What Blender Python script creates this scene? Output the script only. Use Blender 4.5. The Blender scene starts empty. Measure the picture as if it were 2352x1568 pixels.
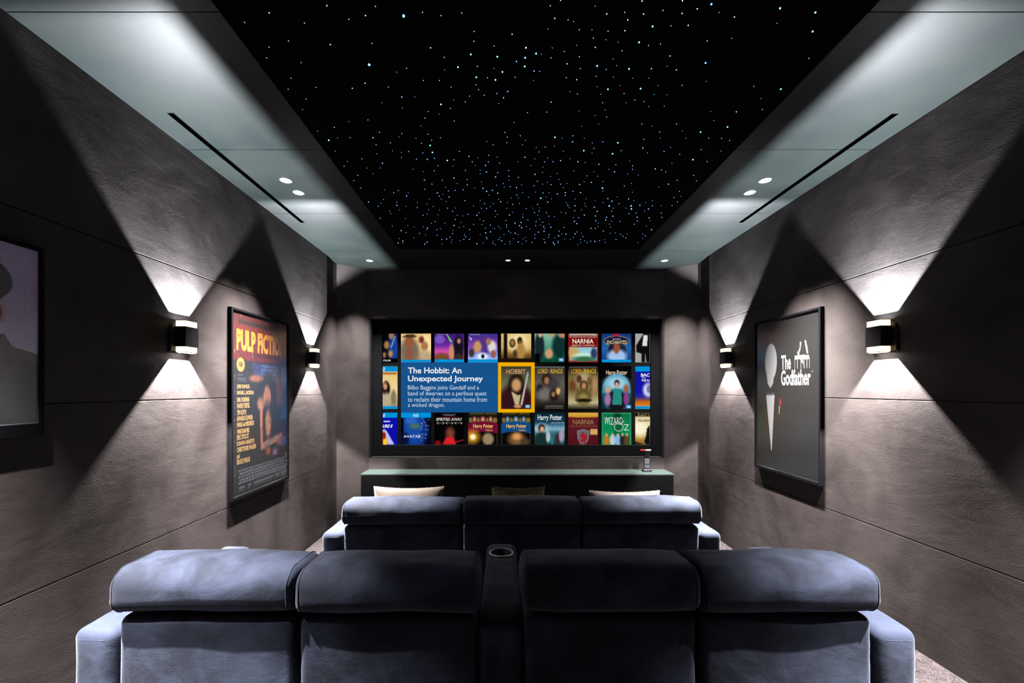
import bpy, bmesh, math, random
import numpy as np
from mathutils import Vector, noise, Matrix
random.seed(7); rng = np.random.RandomState(5)
COL = bpy.context.scene.collection
F = 1045.0; CX, CZ = -0.143, 1.423; VX, VY = 1157.0, 893.0
W = 1.893; CEIL = 2.748
def PX(x, Y): return CX + (x - VX) * Y / F
def PZ(y, Y): return CZ - (y - VY) * Y / F

# ---------------------------------------------------------------- materials
def lin(c):
    c = c / 255.0
    return c / 12.92 if c <= 0.04045 else ((c + 0.055) / 1.055) ** 2.4
def new_mat(name):
    m = bpy.data.materials.new(name); m.use_nodes = True
    nt = m.node_tree; b = nt.nodes['Principled BSDF']
    return m, nt, b
def simple(name, col, rough=0.5, metal=0.0, spec=0.5, coat=0.0):
    m, nt, b = new_mat(name)
    b.inputs['Base Color'].default_value = (*col, 1); b.inputs['Roughness'].default_value = rough
    b.inputs['Metallic'].default_value = metal; b.inputs['Specular IOR Level'].default_value = spec
    b.inputs['Coat Weight'].default_value = coat
    n = nt.nodes.new('ShaderNodeTexNoise'); n.inputs['Scale'].default_value = 40
    mr = nt.nodes.new('ShaderNodeMapRange'); mr.inputs['To Min'].default_value = max(0, rough - .04); mr.inputs['To Max'].default_value = min(1, rough + .04)
    tc = nt.nodes.new('ShaderNodeTexCoord')
    nt.links.new(tc.outputs['Object'], n.inputs['Vector']); nt.links.new(n.outputs['Fac'], mr.inputs['Value']); nt.links.new(mr.outputs['Result'], b.inputs['Roughness'])
    return m
def emit(name, col, s):
    m, nt, b = new_mat(name)
    b.inputs['Base Color'].default_value = (0, 0, 0, 1); b.inputs['Roughness'].default_value = .6
    b.inputs['Emission Color'].default_value = (*col, 1); b.inputs['Emission Strength'].default_value = s
    return m
def textured(name, c1, c2, scale, rough, bumps, stretch=(1, 1, 1), spec=.4, sheen=0, sheen_tint=(1, 1, 1), lo=.35, hi=.68, sheen_rough=.4, contrast3=None):
    m, nt, b = new_mat(name); N = nt.nodes; L = nt.links
    tc = N.new('ShaderNodeTexCoord'); mp = N.new('ShaderNodeMapping'); mp.inputs['Scale'].default_value = stretch
    L.new(tc.outputs['Object'], mp.inputs['Vector'])
    n = N.new('ShaderNodeTexNoise'); n.inputs['Scale'].default_value = scale; n.inputs['Detail'].default_value = 8; n.inputs['Roughness'].default_value = .6; n.inputs['Distortion'].default_value = .6
    L.new(mp.outputs['Vector'], n.inputs['Vector'])
    r = N.new('ShaderNodeValToRGB'); r.color_ramp.elements[0].position = lo; r.color_ramp.elements[1].position = hi
    r.color_ramp.elements[0].color = (*c1, 1); r.color_ramp.elements[1].color = (*c2, 1)
    L.new(n.outputs['Fac'], r.inputs['Fac']); L.new(r.outputs['Color'], b.inputs['Base Color'])
    b.inputs['Roughness'].default_value = rough; b.inputs['Specular IOR Level'].default_value = spec
    b.inputs['Sheen Weight'].default_value = sheen; b.inputs['Sheen Roughness'].default_value = sheen_rough; b.inputs['Sheen Tint'].default_value = (*sheen_tint, 1)
    prev = None
    for (sc, st, dist, strength, det) in bumps:
        mp2 = N.new('ShaderNodeMapping'); mp2.inputs['Scale'].default_value = st; L.new(tc.outputs['Object'], mp2.inputs['Vector'])
        nn = N.new('ShaderNodeTexNoise'); nn.inputs['Scale'].default_value = sc; nn.inputs['Detail'].default_value = det; nn.inputs['Distortion'].default_value = .8
        L.new(mp2.outputs['Vector'], nn.inputs['Vector'])
        bp = N.new('ShaderNodeBump'); bp.inputs['Strength'].default_value = strength; bp.inputs['Distance'].default_value = dist
        L.new(nn.outputs['Fac'], bp.inputs['Height'])
        if prev: L.new(prev.outputs['Normal'], bp.inputs['Normal'])
        prev = bp
    if prev: L.new(prev.outputs['Normal'], b.inputs['Normal'])
    return m

M = {}
M['wall'] = textured('taupe_plaster', (.0115, .0090, .0089), (.0345, .0290, .0282), 1.9, .62,
    [(2.6, (1, .6, 1.4), .016, .24, 7), (120, (1, 1, 1.5), .0012, .5, 3), (12, (1, .5, 1.2), .005, .2, 7)], lo=.28, hi=.60, spec=.09)
M['ceil'] = textured('satin_grey_panel', (.0058, .0080, .0080), (.0098, .0118, .0108), 2.2, .43,
    [(160, (1, 1, 1), .0006, .3, 2)], lo=.35, hi=.65, spec=.12)
M['velvet'] = textured('blue_grey_velvet', (.0042, .0062, .0130), (.0195, .0255, .0460), 5.5, .85,
    [(7, (1, 1, 1.6), .012, .35, 4), (260, (1, 1, 1), .0012, .55, 2)], sheen=.18, sheen_tint=(.72, .78, .95), lo=.38, hi=.63, spec=.2, sheen_rough=.35)
M['carpet'] = textured('plum_brown_carpet', (.004, .002, .0026), (.026, .017, .019), 38, .9,
    [(120, (1, 1, 1), .012, 1, 4)], sheen=.15, spec=.1, lo=.40, hi=.64)
M['black'] = simple('matt_black', (.002, .002, .0023), .75, spec=.2)
M['void'] = simple('dark_recess', (.002, .002, .002), .95, spec=.05)
M['velvetblack'] = simple('black_flocked_border', (.0025, .0025, .0032), .9, spec=.05)
M['frame'] = simple('black_frame_lacquer', (.0015, .0015, .002), .6, spec=.06)
M['sconce'] = simple('black_powder_coat', (.004, .004, .004), .5, spec=.25)
M['cab'] = simple('black_cabinet_front', (.0012, .0014, .0016), .5, spec=.08)
M['glasstop'] = simple('grey_green_glass_top', (.040, .060, .053), .25, coat=.3)
M['steel'] = simple('brushed_steel', (.85, .86, .86), .35, metal=.1)
M['ring'] = simple('grey_metal_trim', (.16, .165, .165), .4, metal=.5)
M['star_panel'] = simple('black_star_panel', (.0012, .0012, .0015), .95, spec=.02)
M['star'] = emit('blue_white_fibre', (.14, .32, 1.0), 7)
M['star_big'] = emit('bright_blue_fibre', (.08, .42, 1.0), 11)
M['lens'] = emit('lamp_lens', (1, .97, .92), 22)
M['amber'] = emit('amber_diffuser', (1, .72, .40), 2.8)
M['button'] = simple('pale_button', (.16, .17, .18), .5)
M['plastic'] = simple('black_plastic', (.012, .013, .016), .3)
M['zip'] = simple('seam_thread', (.05, .056, .08), .9)
M['beige'] = textured('beige_linen', (.040, .030, .0215), (.056, .043, .031), 9, .85, [(300, (1, 1, 1), .001, .5, 2)], sheen=.3)
M['white_linen'] = textured('cream_linen', (.052, .043, .036), (.068, .057, .048), 9, .85, [(300, (1, 1, 1), .001, .5, 2)], sheen=.3)
M['orange_stitch'] = simple('orange_embroidery', (.045, .011, .002), .7)
M['cream_stitch'] = simple('cream_embroidery', (.07, .058, .044), .7)
def sequin():
    m, nt, b = new_mat('gold_sequin'); N = nt.nodes; L = nt.links
    tc = N.new('ShaderNodeTexCoord'); v = N.new('ShaderNodeTexVoronoi'); v.inputs['Scale'].default_value = 150
    L.new(tc.outputs['Object'], v.inputs['Vector'])
    r = N.new('ShaderNodeValToRGB'); r.color_ramp.elements[0].color = (.03, .025, .008, 1); r.color_ramp.elements[1].color = (.20, .16, .065, 1)
    sep = N.new('ShaderNodeSeparateColor'); L.new(v.outputs['Color'], sep.inputs['Color']); L.new(sep.outputs[0], r.inputs['Fac'])
    L.new(r.outputs['Color'], b.inputs['Base Color']); b.inputs['Metallic'].default_value = .8; b.inputs['Roughness'].default_value = .35
    bp = N.new('ShaderNodeBump'); bp.inputs['Strength'].default_value = .9; bp.inputs['Distance'].default_value = .003
    L.new(v.outputs['Distance'], bp.inputs['Height']); L.new(bp.outputs['Normal'], b.inputs['Normal'])
    return m
M['sequin'] = sequin()
def vcol_mat(name, emission, f=.16):
    m, nt, b = new_mat(name); a = nt.nodes.new('ShaderNodeAttribute'); a.attribute_name = 'Col'
    if emission:
        b.inputs['Base Color'].default_value = (.0, .0, .0, 1); b.inputs['Specular IOR Level'].default_value = 0; b.inputs['Roughness'].default_value = 1
        nt.links.new(a.outputs['Color'], b.inputs['Emission Color']); b.inputs['Emission Strength'].default_value = 1.0
    else:
        mu = nt.nodes.new('ShaderNodeMix'); mu.data_type = 'RGBA'; mu.blend_type = 'MULTIPLY'; mu.inputs[0].default_value = 1; mu.inputs[7].default_value = (f, f, f, 1)
        nt.links.new(a.outputs['Color'], mu.inputs[6]); nt.links.new(mu.outputs[2], b.inputs['Base Color']); b.inputs['Roughness'].default_value = .45
        b.inputs['Coat Weight'].default_value = 1.0; b.inputs['Coat Roughness'].default_value = .2; b.inputs['Coat IOR'].default_value = 2.2
    return m
M['picture'] = vcol_mat('projected_picture', True)
M['print'] = vcol_mat('glazed_print', False)
M['pale_print'] = vcol_mat('pale_glazed_print', False, .85)

# ---------------------------------------------------------------- object helpers
def obj(name, bm, mats, parent=None, smooth=False, bevel=0, loc=None):
    me = bpy.data.meshes.new(name)
    if isinstance(bm, bmesh.types.BMesh):
        bmesh.ops.recalc_face_normals(bm, faces=bm.faces); bm.to_mesh(me); bm.free()
    else: me = bm
    if not isinstance(mats, (list, tuple)): mats = [mats]
    for m in mats: me.materials.append(m)
    o = bpy.data.objects.new(name, me); COL.objects.link(o)
    if smooth:
        for p in me.polygons: p.use_smooth = True
    if bevel:
        bv = o.modifiers.new('bevel', 'BEVEL'); bv.width = bevel; bv.segments = 2; bv.limit_method = 'ANGLE'
    if parent: o.parent = parent
    if loc: o.location = loc
    return o
def thing(name, label, cat, loc=(0, 0, 0), group=None, rz=0):
    o = bpy.data.objects.new(name, None); COL.objects.link(o); o.location = loc; o.rotation_euler = (0, 0, rz)
    o.empty_display_size = .1
    o['label'] = label; o['category'] = cat
    if group: o['group'] = group
    return o
def tag(o, label, cat, group=None):
    o['label'] = label; o['category'] = cat
    if group: o['group'] = group
def struct(o, label, cat):
    o['kind'] = 'structure'; o['label'] = label; o['category'] = cat; return o
def box(bm, x0, x1, y0, y1, z0, z1, mi=0):
    vs = [bm.verts.new(p) for p in ((x0, y0, z0), (x1, y0, z0), (x1, y1, z0), (x0, y1, z0), (x0, y0, z1), (x1, y0, z1), (x1, y1, z1), (x0, y1, z1))]
    for f in ((0, 3, 2, 1), (4, 5, 6, 7), (0, 1, 5, 4), (1, 2, 6, 5), (2, 3, 7, 6), (3, 0, 4, 7)):
        fc = bm.faces.new([vs[i] for i in f]); fc.material_index = mi
def prism(bm, pts, z0, z1):
    a = [bm.verts.new((x, y, z0)) for x, y in pts]; b = [bm.verts.new((x, y, z1)) for x, y in pts]; n = len(pts)
    bm.faces.new(a[::-1]); bm.faces.new(b)
    for i in range(n): bm.faces.new((a[i], a[(i + 1) % n], b[(i + 1) % n], b[i]))
def lathe(bm, prof, cx=0, cy=0, cz=0, n=28, mi=0):
    rings = []
    for r, z in prof:
        if r < 1e-6: rings.append([bm.verts.new((cx, cy, cz + z))])
        else: rings.append([bm.verts.new((cx + r * math.cos(2 * math.pi * i / n), cy + r * math.sin(2 * math.pi * i / n), cz + z)) for i in range(n)])
    for a, b in zip(rings, rings[1:]):
        for i in range(n):
            j = (i + 1) % n
            q = [a[i % len(a)], a[j % len(a)], b[j % len(b)], b[i % len(b)]]
            q2 = []
            for v in q:
                if v not in q2: q2.append(v)
            if len(q2) > 2:
                f = bm.faces.new(q2); f.material_index = mi
def tube(bm, pts, r, n=6, closed=False):
    rings = []; m = len(pts)
    for k, p in enumerate(pts):
        p = Vector(p)
        if closed: t = Vector(pts[(k + 1) % m]) - Vector(pts[k - 1])
        else: t = Vector(pts[min(k + 1, m - 1)]) - Vector(pts[max(k - 1, 0)])
        t.normalize(); u = t.orthogonal() if abs(t.x) > .9 else t.cross(Vector((1, 0, 0)))
        u.normalize(); v = t.cross(u)
        rings.append([bm.verts.new(p + r * (math.cos(2 * math.pi * i / n) * u + math.sin(2 * math.pi * i / n) * v)) for i in range(n)])
    for k in range(m if closed else m - 1):
        a, b = rings[k], rings[(k + 1) % m]
        for i in range(n): bm.faces.new((a[i], a[(i + 1) % n], b[(i + 1) % n], b[i]))
    if not closed: bm.faces.new(rings[0][::-1]); bm.faces.new(rings[-1])
def ticks(h, r, n):
    a = [-h + r * t for t in (0, .12, .3, .5, .75)] if r < h else []
    mid = list(np.linspace(-h + r, h - r, n + 1))
    return a + mid + [-x for x in a[::-1]]
def rbox(bm, c, half, r, n=(14, 6, 6), deform=None, sx=1.0):
    """soft rounded block; deform(p) gets and returns a point relative to the centre"""
    half = (half[0] / sx, half[1], half[2])
    T = [ticks(half[i], min(r, half[i] * .98), n[i]) for i in range(3)]
    inner = [half[i] - min(r, half[i] * .98) for i in range(3)]
    cache = {}
    def V(i, j, k):
        key = (i, j, k)
        if key in cache: return cache[key]
        p = Vector((T[0][i], T[1][j], T[2][k]))
        q = Vector([max(-inner[a], min(inner[a], p[a])) for a in range(3)])
        d = p - q
        if d.length > 1e-9: p = q + d.normalized() * r
        p.x *= sx
        if deform: p = deform(p)
        v = bm.verts.new(p + Vector(c)); cache[key] = v; return v
    nx, ny, nz = len(T[0]) - 1, len(T[1]) - 1, len(T[2]) - 1
    def Q(a, b, c_, d):
        try: bm.faces.new((V(*a), V(*b), V(*c_), V(*d)))
        except ValueError: pass
    for i in range(nx):
        for j in range(ny):
            Q((i, j, 0), (i, j + 1, 0), (i + 1, j + 1, 0), (i + 1, j, 0)); Q((i, j, nz), (i + 1, j, nz), (i + 1, j + 1, nz), (i, j + 1, nz))
        for k in range(nz):
            Q((i, 0, k), (i + 1, 0, k), (i + 1, 0, k + 1), (i, 0, k + 1)); Q((i, ny, k), (i, ny, k + 1), (i + 1, ny, k + 1), (i + 1, ny, k))
    for j in range(ny):
        for k in range(nz):
            Q((0, j, k), (0, j, k + 1), (0, j + 1, k + 1), (0, j + 1, k)); Q((nx, j, k), (nx, j + 1, k), (nx, j + 1, k + 1), (nx, j, k + 1))

# ---------------------------------------------------------------- room shell
ZG = [0, .67, 1.367, 2.072, CEIL + .01]
def side_wall(s, name, label):
    bm = bmesh.new()
    for a, b in zip(ZG, ZG[1:]):
        x0, x1 = sorted((s * W, s * (W + .022)))
        box(bm, x0, x1, -1.3, 4.505, a + (.0022 if a else 0), b - .0022)
    x0, x1 = sorted((s * (W + .022), s * (W + .14)))
    box(bm, x0, x1, -1.3, 4.505, 0, CEIL + .01)
    prism(bm, [(s * (W + .022), 4.505), (s * (W + .022), 4.822), (s * 1.640, 5.052), (s * 1.640, 5.30), (s * (W + .14), 5.30), (s * (W + .14), 4.505)], 0, CEIL + .01)
    return struct(obj(name, bm, M['wall'], bevel=.0016), label, 'wall')
side_wall(-1, 'wall_left', 'left wall of taupe plaster panels with thin horizontal grooves')
side_wall(1, 'wall_right', 'right wall of taupe plaster panels with thin horizontal grooves')
bm = bmesh.new()
box(bm, -1.640, 1.640, 5.05, 5.30, 0, .655); box(bm, -1.640, 1.640, 5.05, 5.30, 2.211, CEIL + .01); box(bm, -1.640, 1.640, 5.215, 5.30, .655, 2.211)
struct(obj('wall_front', bm, M['wall'], bevel=.002), 'front wall of taupe plaster around the recessed screen', 'wall')
bm = bmesh.new(); box(bm, -W - .14, W + .14, -1.42, -1.3, 0, CEIL + .01)
struct(obj('wall_back', bm, M['wall']), 'rear wall of taupe plaster behind the back sofa', 'wall')
bm = bmesh.new(); box(bm, -W - .14, W + .14, -1.3, 5.30, -.10, 0); box(bm, -W, W, -1.3, 2.42, 0, .14)
struct(obj('floor', bm, M['carpet'], bevel=.01), 'plum brown carpeted floor stepped up under the rear sofa', 'floor')

# ceiling: soffit boards with joints and vent slots
VENT = [(-1.763, -1.728, 2.184, 3.628), (1.726, 1.761, 2.190, 3.625), (-1.459, 1.437, 4.925, 4.945)]
def cut_rect(bm, x0, x1, y0, y1, z0, z1):
    rects = [(x0, x1, y0, y1)]
    for (a0, a1, b0, b1) in VENT:
        nxt = []
        for (p0, p1, q0, q1) in rects:
            if a1 <= p0 or a0 >= p1 or b1 <= q0 or b0 >= q1: nxt.append((p0, p1, q0, q1)); continue
            if a0 > p0: nxt.append((p0, a0, q0, q1))
            if a1 < p1: nxt.append((a1, p1, q0, q1))
            m0, m1 = max(a0, p0), min(a1, p1)
            if b0 > q0: nxt.append((m0, m1, q0, b0))
            if b1 < q1: nxt.append((m0, m1, b1, q1))
        rects = nxt
    for (p0, p1, q0, q1) in rects: box(bm, p0, p1, q0, q1, z0, z1)
bm = bmesh.new(); SX = 1.142; SY0, SY1 = -.1, 4.33; g = .0022
J = [-1.3, -.24, .68, 1.60, 2.52, 3.436, 4.354, 5.30]
for a, b in zip(J, J[1:]):
    for s in (-1, 1):
        if b > 5: continue
        x0, x1 = sorted((s * SX, s * (W + .03)))
        cut_rect(bm, x0, x1, a + g, b - g, CEIL, CEIL + .02)
for x0, x1 in ((-W - .03, -.376), (-.374, .374), (.376, W + .03)):
    cut_rect(bm, x0 + (g if x0 > -1.8 else 0), x1 - (g if x1 < 1.8 else 0), 4.354 + g, 5.30, CEIL, CEIL + .02)
box(bm, -SX, SX, SY1, 4.354 - g, CEIL, CEIL + .02)
box(bm, -SX, SX, -1.3, SY0, CEIL, CEIL + .02)
struct(obj('ceiling', bm, M['ceil']), 'grey satin soffit boards framing the black star panel', 'ceiling')
bm = bmesh.new(); box(bm, -W - .14, W + .14, -1.42, 5.30, CEIL + .075, CEIL + .12)
struct(obj('ceiling', bm, M['void']), 'black slab above the ceiling boards', 'ceiling')
vlab = ['long narrow air slot in the left ceiling soffit', 'long narrow air slot in the right ceiling soffit', 'thin wide air slot in the ceiling above the screen']
for i, (x0, x1, y0, y1) in enumerate(VENT):
    t = thing('air_vent', vlab[i], 'air vent', ((x0 + x1) / 2, (y0 + y1) / 2, CEIL), 'linear air slots in the ceiling')
    hx, hy = (x1 - x0) / 2, (y1 - y0) / 2; e = .0015
    bm = bmesh.new(); w = .0022
    box(bm, -hx, -hx + w, -hy, hy, -.001, .05); box(bm, hx - w, hx, -hy, hy, -.001, .05)
    box(bm, -hx + w, hx - w, -hy, -hy + w, -.001, .05); box(bm, -hx + w, hx - w, hy - w, hy, -.001, .05)
    obj('frame', bm, M['cab'], t)
    bm = bmesh.new(); box(bm, -hx + w, hx - w, -hy + w, hy - w, .045, .05)
    if i < 2: box(bm, -.0015, .0015, -hy + w, hy - w, .012, .045)
    else: box(bm, -hx + w, hx - w, -.001, .001, .012, .045)
    obj('baffle', bm, M['void'], t)

# ---------------------------------------------------------------- star ceiling
SP = thing('star_ceiling_panel', 'black ceiling panel dotted with blue fibre optic stars', 'star ceiling', (0, (SY0 + SY1) / 2, CEIL))
yc = (SY0 + SY1) / 2
bm = bmesh.new(); box(bm, -SX, SX, SY0 - yc, SY1 - yc, .012, .05)
obj('panel', bm, M['star_panel'], SP)
LS = [(521,137,1),(309,76,2),(162,134,1),(655,33,2),(787,115,1),(887,92,2),(947,38,1),(1116,93,4),(1229,73,1),(1341,93,1),(1465,78,1),(425,245,1),(308,282,1),(294,346,1),(676,266,2),(927,260,1),(501,375,1),(909,386,4),(440,469,1),(423,534,1),(591,524,1),(808,529,2),(885,498,2),(1134,409,1),(1074,432,0),(1024,521,1),(530,594,1),(509,657,0),(986,616,0),(1105,581,2),(1183,581,0),(1109,648,0),(1278,286,2),(1360,343,1),(1362,419,0),(1235,482,1),(1331,482,1),(1401,522,1),(1442,401,3),(1539,188,1),(1538,247,1),(1519,325,3),(1552,462,3),(1558,398,1),(1678,339,3),(1659,275,1),(1619,466,1),(1667,478,3),(1709,430,3),(1767,204,2),(1793,368,2),(1785,463,1),(1659,410,0),(1550,508,1),(1566,537,1),(1340,625,3),(1264,668,1),(1397,650,1),(1416,599,0),(1513,576,1),(1486,610,1),(1600,571,1),(1676,560,1),(1716,586,2),(1741,548,2),(1687,620,0),(1328,684,0),(1244,708,1),(1420,726,1),(902,719,1),(787,729,0),(700,763,1),(600,786,0),(971,793,1),(1105,800,1),(1088,822,0),(933,825,2),(794,825,1),(719,827,0),(667,840,3),(1037,856,1),(951,868,1),(1049,905,0),(706,906,0),(954,922,0),(865,952,1),(989,978,2),(1103,945,0),(779,968,0),(759,996,1),(897,1008,0),(841,1051,1),(933,1042,0),(817,1083,1),(1262,804,1),(1190,829,0),(1223,859,1),(1275,871,3),(1284,840,1),(1337,825,1),(1289,913,3),(1258,955,2),(1194,954,1),(1301,949,1),(1378,961,3),(1172,1015,0),(1322,994,1),(1286,1104,1),(1134,1174,2),(905,1211,2),(1219,755,0)]
RS = [(229,2,1),(167,34,1),(437,37,0),(194,109,2),(274,118,1),(307,128,0),(155,174,0),(341,178,1),(417,178,0),(426,227,1),(501,238,0),(506,82,2),(614,73,1),(632,118,2),(727,83,2),(718,5,2),(960,3,2),(844,62,1),(958,79,2),(1049,52,2),(1134,23,3),(1181,74,0),(1272,101,2),(1546,48,3),(1758,73,3),(1742,187,3),(1528,139,0),(1256,229,0),(1109,245,1),(995,151,2),(891,154,1),(781,157,3),(828,264,1),(756,272,1),(700,252,3),(615,183,2),(514,186,1),(574,252,0),(598,304,1),(437,283,2),(448,394,3),(326,271,0),(251,308,1),(342,340,1),(179,287,0),(172,346,1),(82,320,3),(21,285,3),(16,345,3),(14,397,3),(113,325,0),(268,382,2),(347,410,1),(264,465,1),(326,477,2),(70,425,2),(103,428,1),(543,354,0),(565,393,0),(640,412,3),(774,411,2),(886,335,2),(869,397,0),(924,418,2),(1099,376,3),(1719,350,1),(1104,488,0),(1389,518,1),(1551,533,3),(1432,591,0),(1440,656,1),(1284,670,2),(1129,668,0),(1148,722,0),(958,511,1),(513,534,3),(709,530,3),(547,462,0),(760,468,0),(662,469,0),(443,457,1),(584,513,0),(610,560,1),(813,513,0),(791,566,0),(867,568,0),(674,600,1),(622,616,0),(729,609,1),(759,640,0),(851,636,0),(1069,791,3),(1231,760,3),(1243,842,1),(1118,828,1),(1195,829,1),(925,744,1),(960,785,0),(981,829,0),(1192,906,0),(1073,896,1),(1023,956,3),(1108,969,1),(944,925,1),(890,884,0),(897,979,0),(860,1030,1),(797,1012,2),(1027,1051,1),(1044,1083,1),(929,1081,1),(942,1147,1),(573,855,3),(541,921,3),(368,902,3),(195,822,3),(429,889,1),(722,886,2),(824,791,1),(828,829,0),(728,835,1),(776,757,0),(717,744,1),(850,908,1),(661,994,1),(301,850,2),(480,1127,3),(521,1234,3),(110,1187,3),(652,1234,3),(654,1252,3),(637,1192,2),(898,1232,1),(930,1211,1),(756,1253,2),(780,1234,1),(837,1304,1)]
H = CEIL + .012 - CZ
stars = []
for lst, off in ((LS, 500), (RS, 1200)):
    for (a, b, k) in lst:
        px, py = off + a / 2.613, b / 2.613
        Y = F * H / (VY - py); X = PX(px, Y); stars.append((X, Y, k))
n_listed = len(stars)
tries = 0
while len(stars) < n_listed + 560 and tries < 60000:
    tries += 1
    X = rng.uniform(-1.11, 1.11); Y = rng.uniform(-.05, 4.22)
    px = VX + (X - CX) * F / max(Y, .3); py = VY - F * H / max(Y, .3)
    if Y > 1.55:
        d = math.exp(-((X - .06) / .62) ** 2) * (.50 + .50 * min(1, max(0, (Y - 2.0) / .8))) + .30 * (Y > 3.0)
        if Y < 1.9: continue
        if Y < 2.55 and abs(X - .06) > .34: continue
        if 3.0 < Y < 3.15 and X > .3: d *= .3
    else: d = .16
    if rng.rand() > d: continue
    if any((X - s[0]) ** 2 + ((Y - s[1]) * .8) ** 2 < .0013 for s in stars): continue
    stars.append((X, Y, int(rng.choice([0, 0, 0, 1, 1, 2], 1)[0])))
RAD = {0: .0010, 1: .0014, 2: .0019, 3: .0027, 4: .0042}
def star_bm(bm, X, Y, k):
    r = RAD[k] * (1 + .36 * max(0, Y - 2))
    lathe(bm, [(r, .0), (r, -.6 * r), (r * .6, -1.3 * r), (0, -1.5 * r)], X, Y - yc, .0122, n=8)
vis = sorted([s for s in stars if s[1] > 1.56], key=lambda s: -(RAD[s[2]] / s[1] * (1.2)))
first = set(map(id, vis[:100]))
for s in vis[:100]:
    bm = bmesh.new(); star_bm(bm, *s); obj('star_light', bm, M['star_big'] if s[2] >= 3 else M['star'], SP)
bm = bmesh.new()
for s in stars:
    if id(s) not in first: star_bm(bm, *s)
o = obj('star_light', bm, M['star'], SP); o['kind'] = 'stuff'

# ---------------------------------------------------------------- lamps
def spot(name, parent, loc, rot, power, size, blend, radius, col=(1, .95, .9)):
    l = bpy.data.lights.new(name, 'SPOT'); l.energy = power; l.spot_size = math.radians(size); l.spot_blend = blend
    l.shadow_soft_size = radius; l.color = col
    o = bpy.data.objects.new(name, l); COL.objects.link(o); o.location = loc; o.rotation_euler = rot
    if parent: o.parent = parent
    return o
def downlight(x, y, label, group, power=3200, size=62):
    t = thing('ceiling_downlight', label, 'ceiling light', (x, y, CEIL), group)
    bm = bmesh.new(); lathe(bm, [(.0215, -.0005), (.027, -.004), (.036, -.0045), (.039, -.0005), (.0215, -.0005)])
    obj('trim_ring', bm, M['ring'], t, smooth=True)
    bm = bmesh.new(); lathe(bm, [(0, -.0012), (.0215, -.0012), (.0215, -.0006), (0, -.0006)])
    obj('lens', bm, M['lens'], t)
    spot('downlight_beam', t, (0, 0, -.010), (0, 0, 0), power, size, 1.0, .014, (1, .95, .92))
    return t
for sx, sn in ((-1.526, 'left'), (1.516, 'right')):
    downlight(sx, 2.89, 'round recessed spotlight in the %s soffit, the one nearer the viewer of the visible pair' % sn, 'side soffit spotlights')
    downlight(sx, 3.07, 'round recessed spotlight in the %s soffit, the one nearer the screen of the visible pair' % sn, 'side soffit spotlights')
    downlight(sx, .42, 'spotlight in the %s soffit behind the rear sofa, nearer the back wall' % sn, 'side soffit spotlights', 2700, 68)
    downlight(sx, .95, 'spotlight in the %s soffit just behind the rear sofa, nearer the screen' % sn, 'side soffit spotlights', 4300, 64)
    downlight(sx, 4.70, 'small spotlight at the %s corner of the ceiling strip above the screen' % sn, 'front spotlights', 1300, 70)
downlight(-.098, 4.69, 'left one of the two close spotlights over the middle of the screen', 'front spotlights', 260, 74)
downlight(.100, 4.69, 'right one of the two close spotlights over the middle of the screen', 'front spotlights', 260, 74)

UP_P, DN_P = 880, 840
def sconce(s, y, label):
    # local +X points into the room
    t = thing('wall_sconce', label, 'wall lamp', (s * W, y, 1.703), 'up and down wall lamps', rz=0 if s < 0 else math.pi)
    bm = bmesh.new()  # rounded wall plate
    pts = [(-.086, -.083), (.086, -.083), (.086, .01)] + [(.086 - .04 * (1 - math.cos(a)), .01 + .065 * math.sin(a)) for a in np.linspace(.2, math.pi / 2, 6)] + \
          [(-(.086 - .04 * (1 - math.cos(a))), .01 + .065 * math.sin(a)) for a in np.linspace(math.pi / 2, .2, 6)] + [(-.086, .01)]
    a = [bm.verts.new((.0005, p, q)) for p, q in pts]; b = [bm.verts.new((.013, p * .93, q * .95)) for p, q in pts]
    bm.faces.new(a[::-1]); bm.faces.new(b)
    for i in range(len(a)): bm.faces.new((a[i], a[(i + 1) % len(a)], b[(i + 1) % len(a)], b[i]))
    obj('wall_plate', bm, M['sconce'], t, bevel=.001)
    def ring_box(x0, x1, hy, z0, z1, w):
        bm = bmesh.new()
        box(bm, x0, x0 + w, -hy, hy, z0, z1); box(bm, x1 - w, x1, -hy, hy, z0, z1)
        box(bm, x0 + w, x1 - w, -hy, -hy + w, z0, z1); box(bm, x0 + w, x1 - w, hy - w, hy, z0, z1)
        return bm
    obj('cover', ring_box(.0125, .0690, .0505, -.055, .052, .0035), M['sconce'], t, bevel=.0008)
    bm = ring_box(.0135, .0645, .0455, -.083, .083, .0025); box(bm, .016, .062, -.043, .043, -.004, .004)
    obj('diffuser', bm, M['amber'], t)
    obj('rim', ring_box(.0130, .0650, .0462, .083, .0862, .0032), M['sconce'], t)
    obj('rim', ring_box(.0130, .0650, .0462, -.0862, -.083, .0032), M['sconce'], t)
    bm = bmesh.new(); lathe(bm, [(0, -.012), (.012, -.012), (.012, .012), (0, .012)], .034, 0, 0, n=14)
    obj('lamp_holder', bm, M['sconce'], t)
    tilt = math.radians(-5)
    # aimed up / down and leaning onto the wall like the lamp's own reflector
    spot('uplight_beam', t, (.036, 0, .037), (math.pi, -0.0 - tilt, 0), UP_P, 78, .7, .0028, (.88, .94, 1)).scale = (1, 2.4, 1)
    spot('downlight_beam', t, (.036, 0, -.037), (0, tilt, 0), DN_P, 78, .7, .0028, (1, .95, .93)).scale = (1, 2.4, 1)
    return t
sconce(-1, 2.455, 'black box wall lamp with amber slits on the left wall, nearer the viewer')
sconce(-1, 4.115, 'black box wall lamp with amber slits on the left wall between poster and corner')
sconce(1, 2.425, 'black box wall lamp with amber slits on the right wall, nearer the viewer')
sconce(1, 4.095, 'black box wall lamp with amber slits on the right wall between poster and corner')

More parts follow.
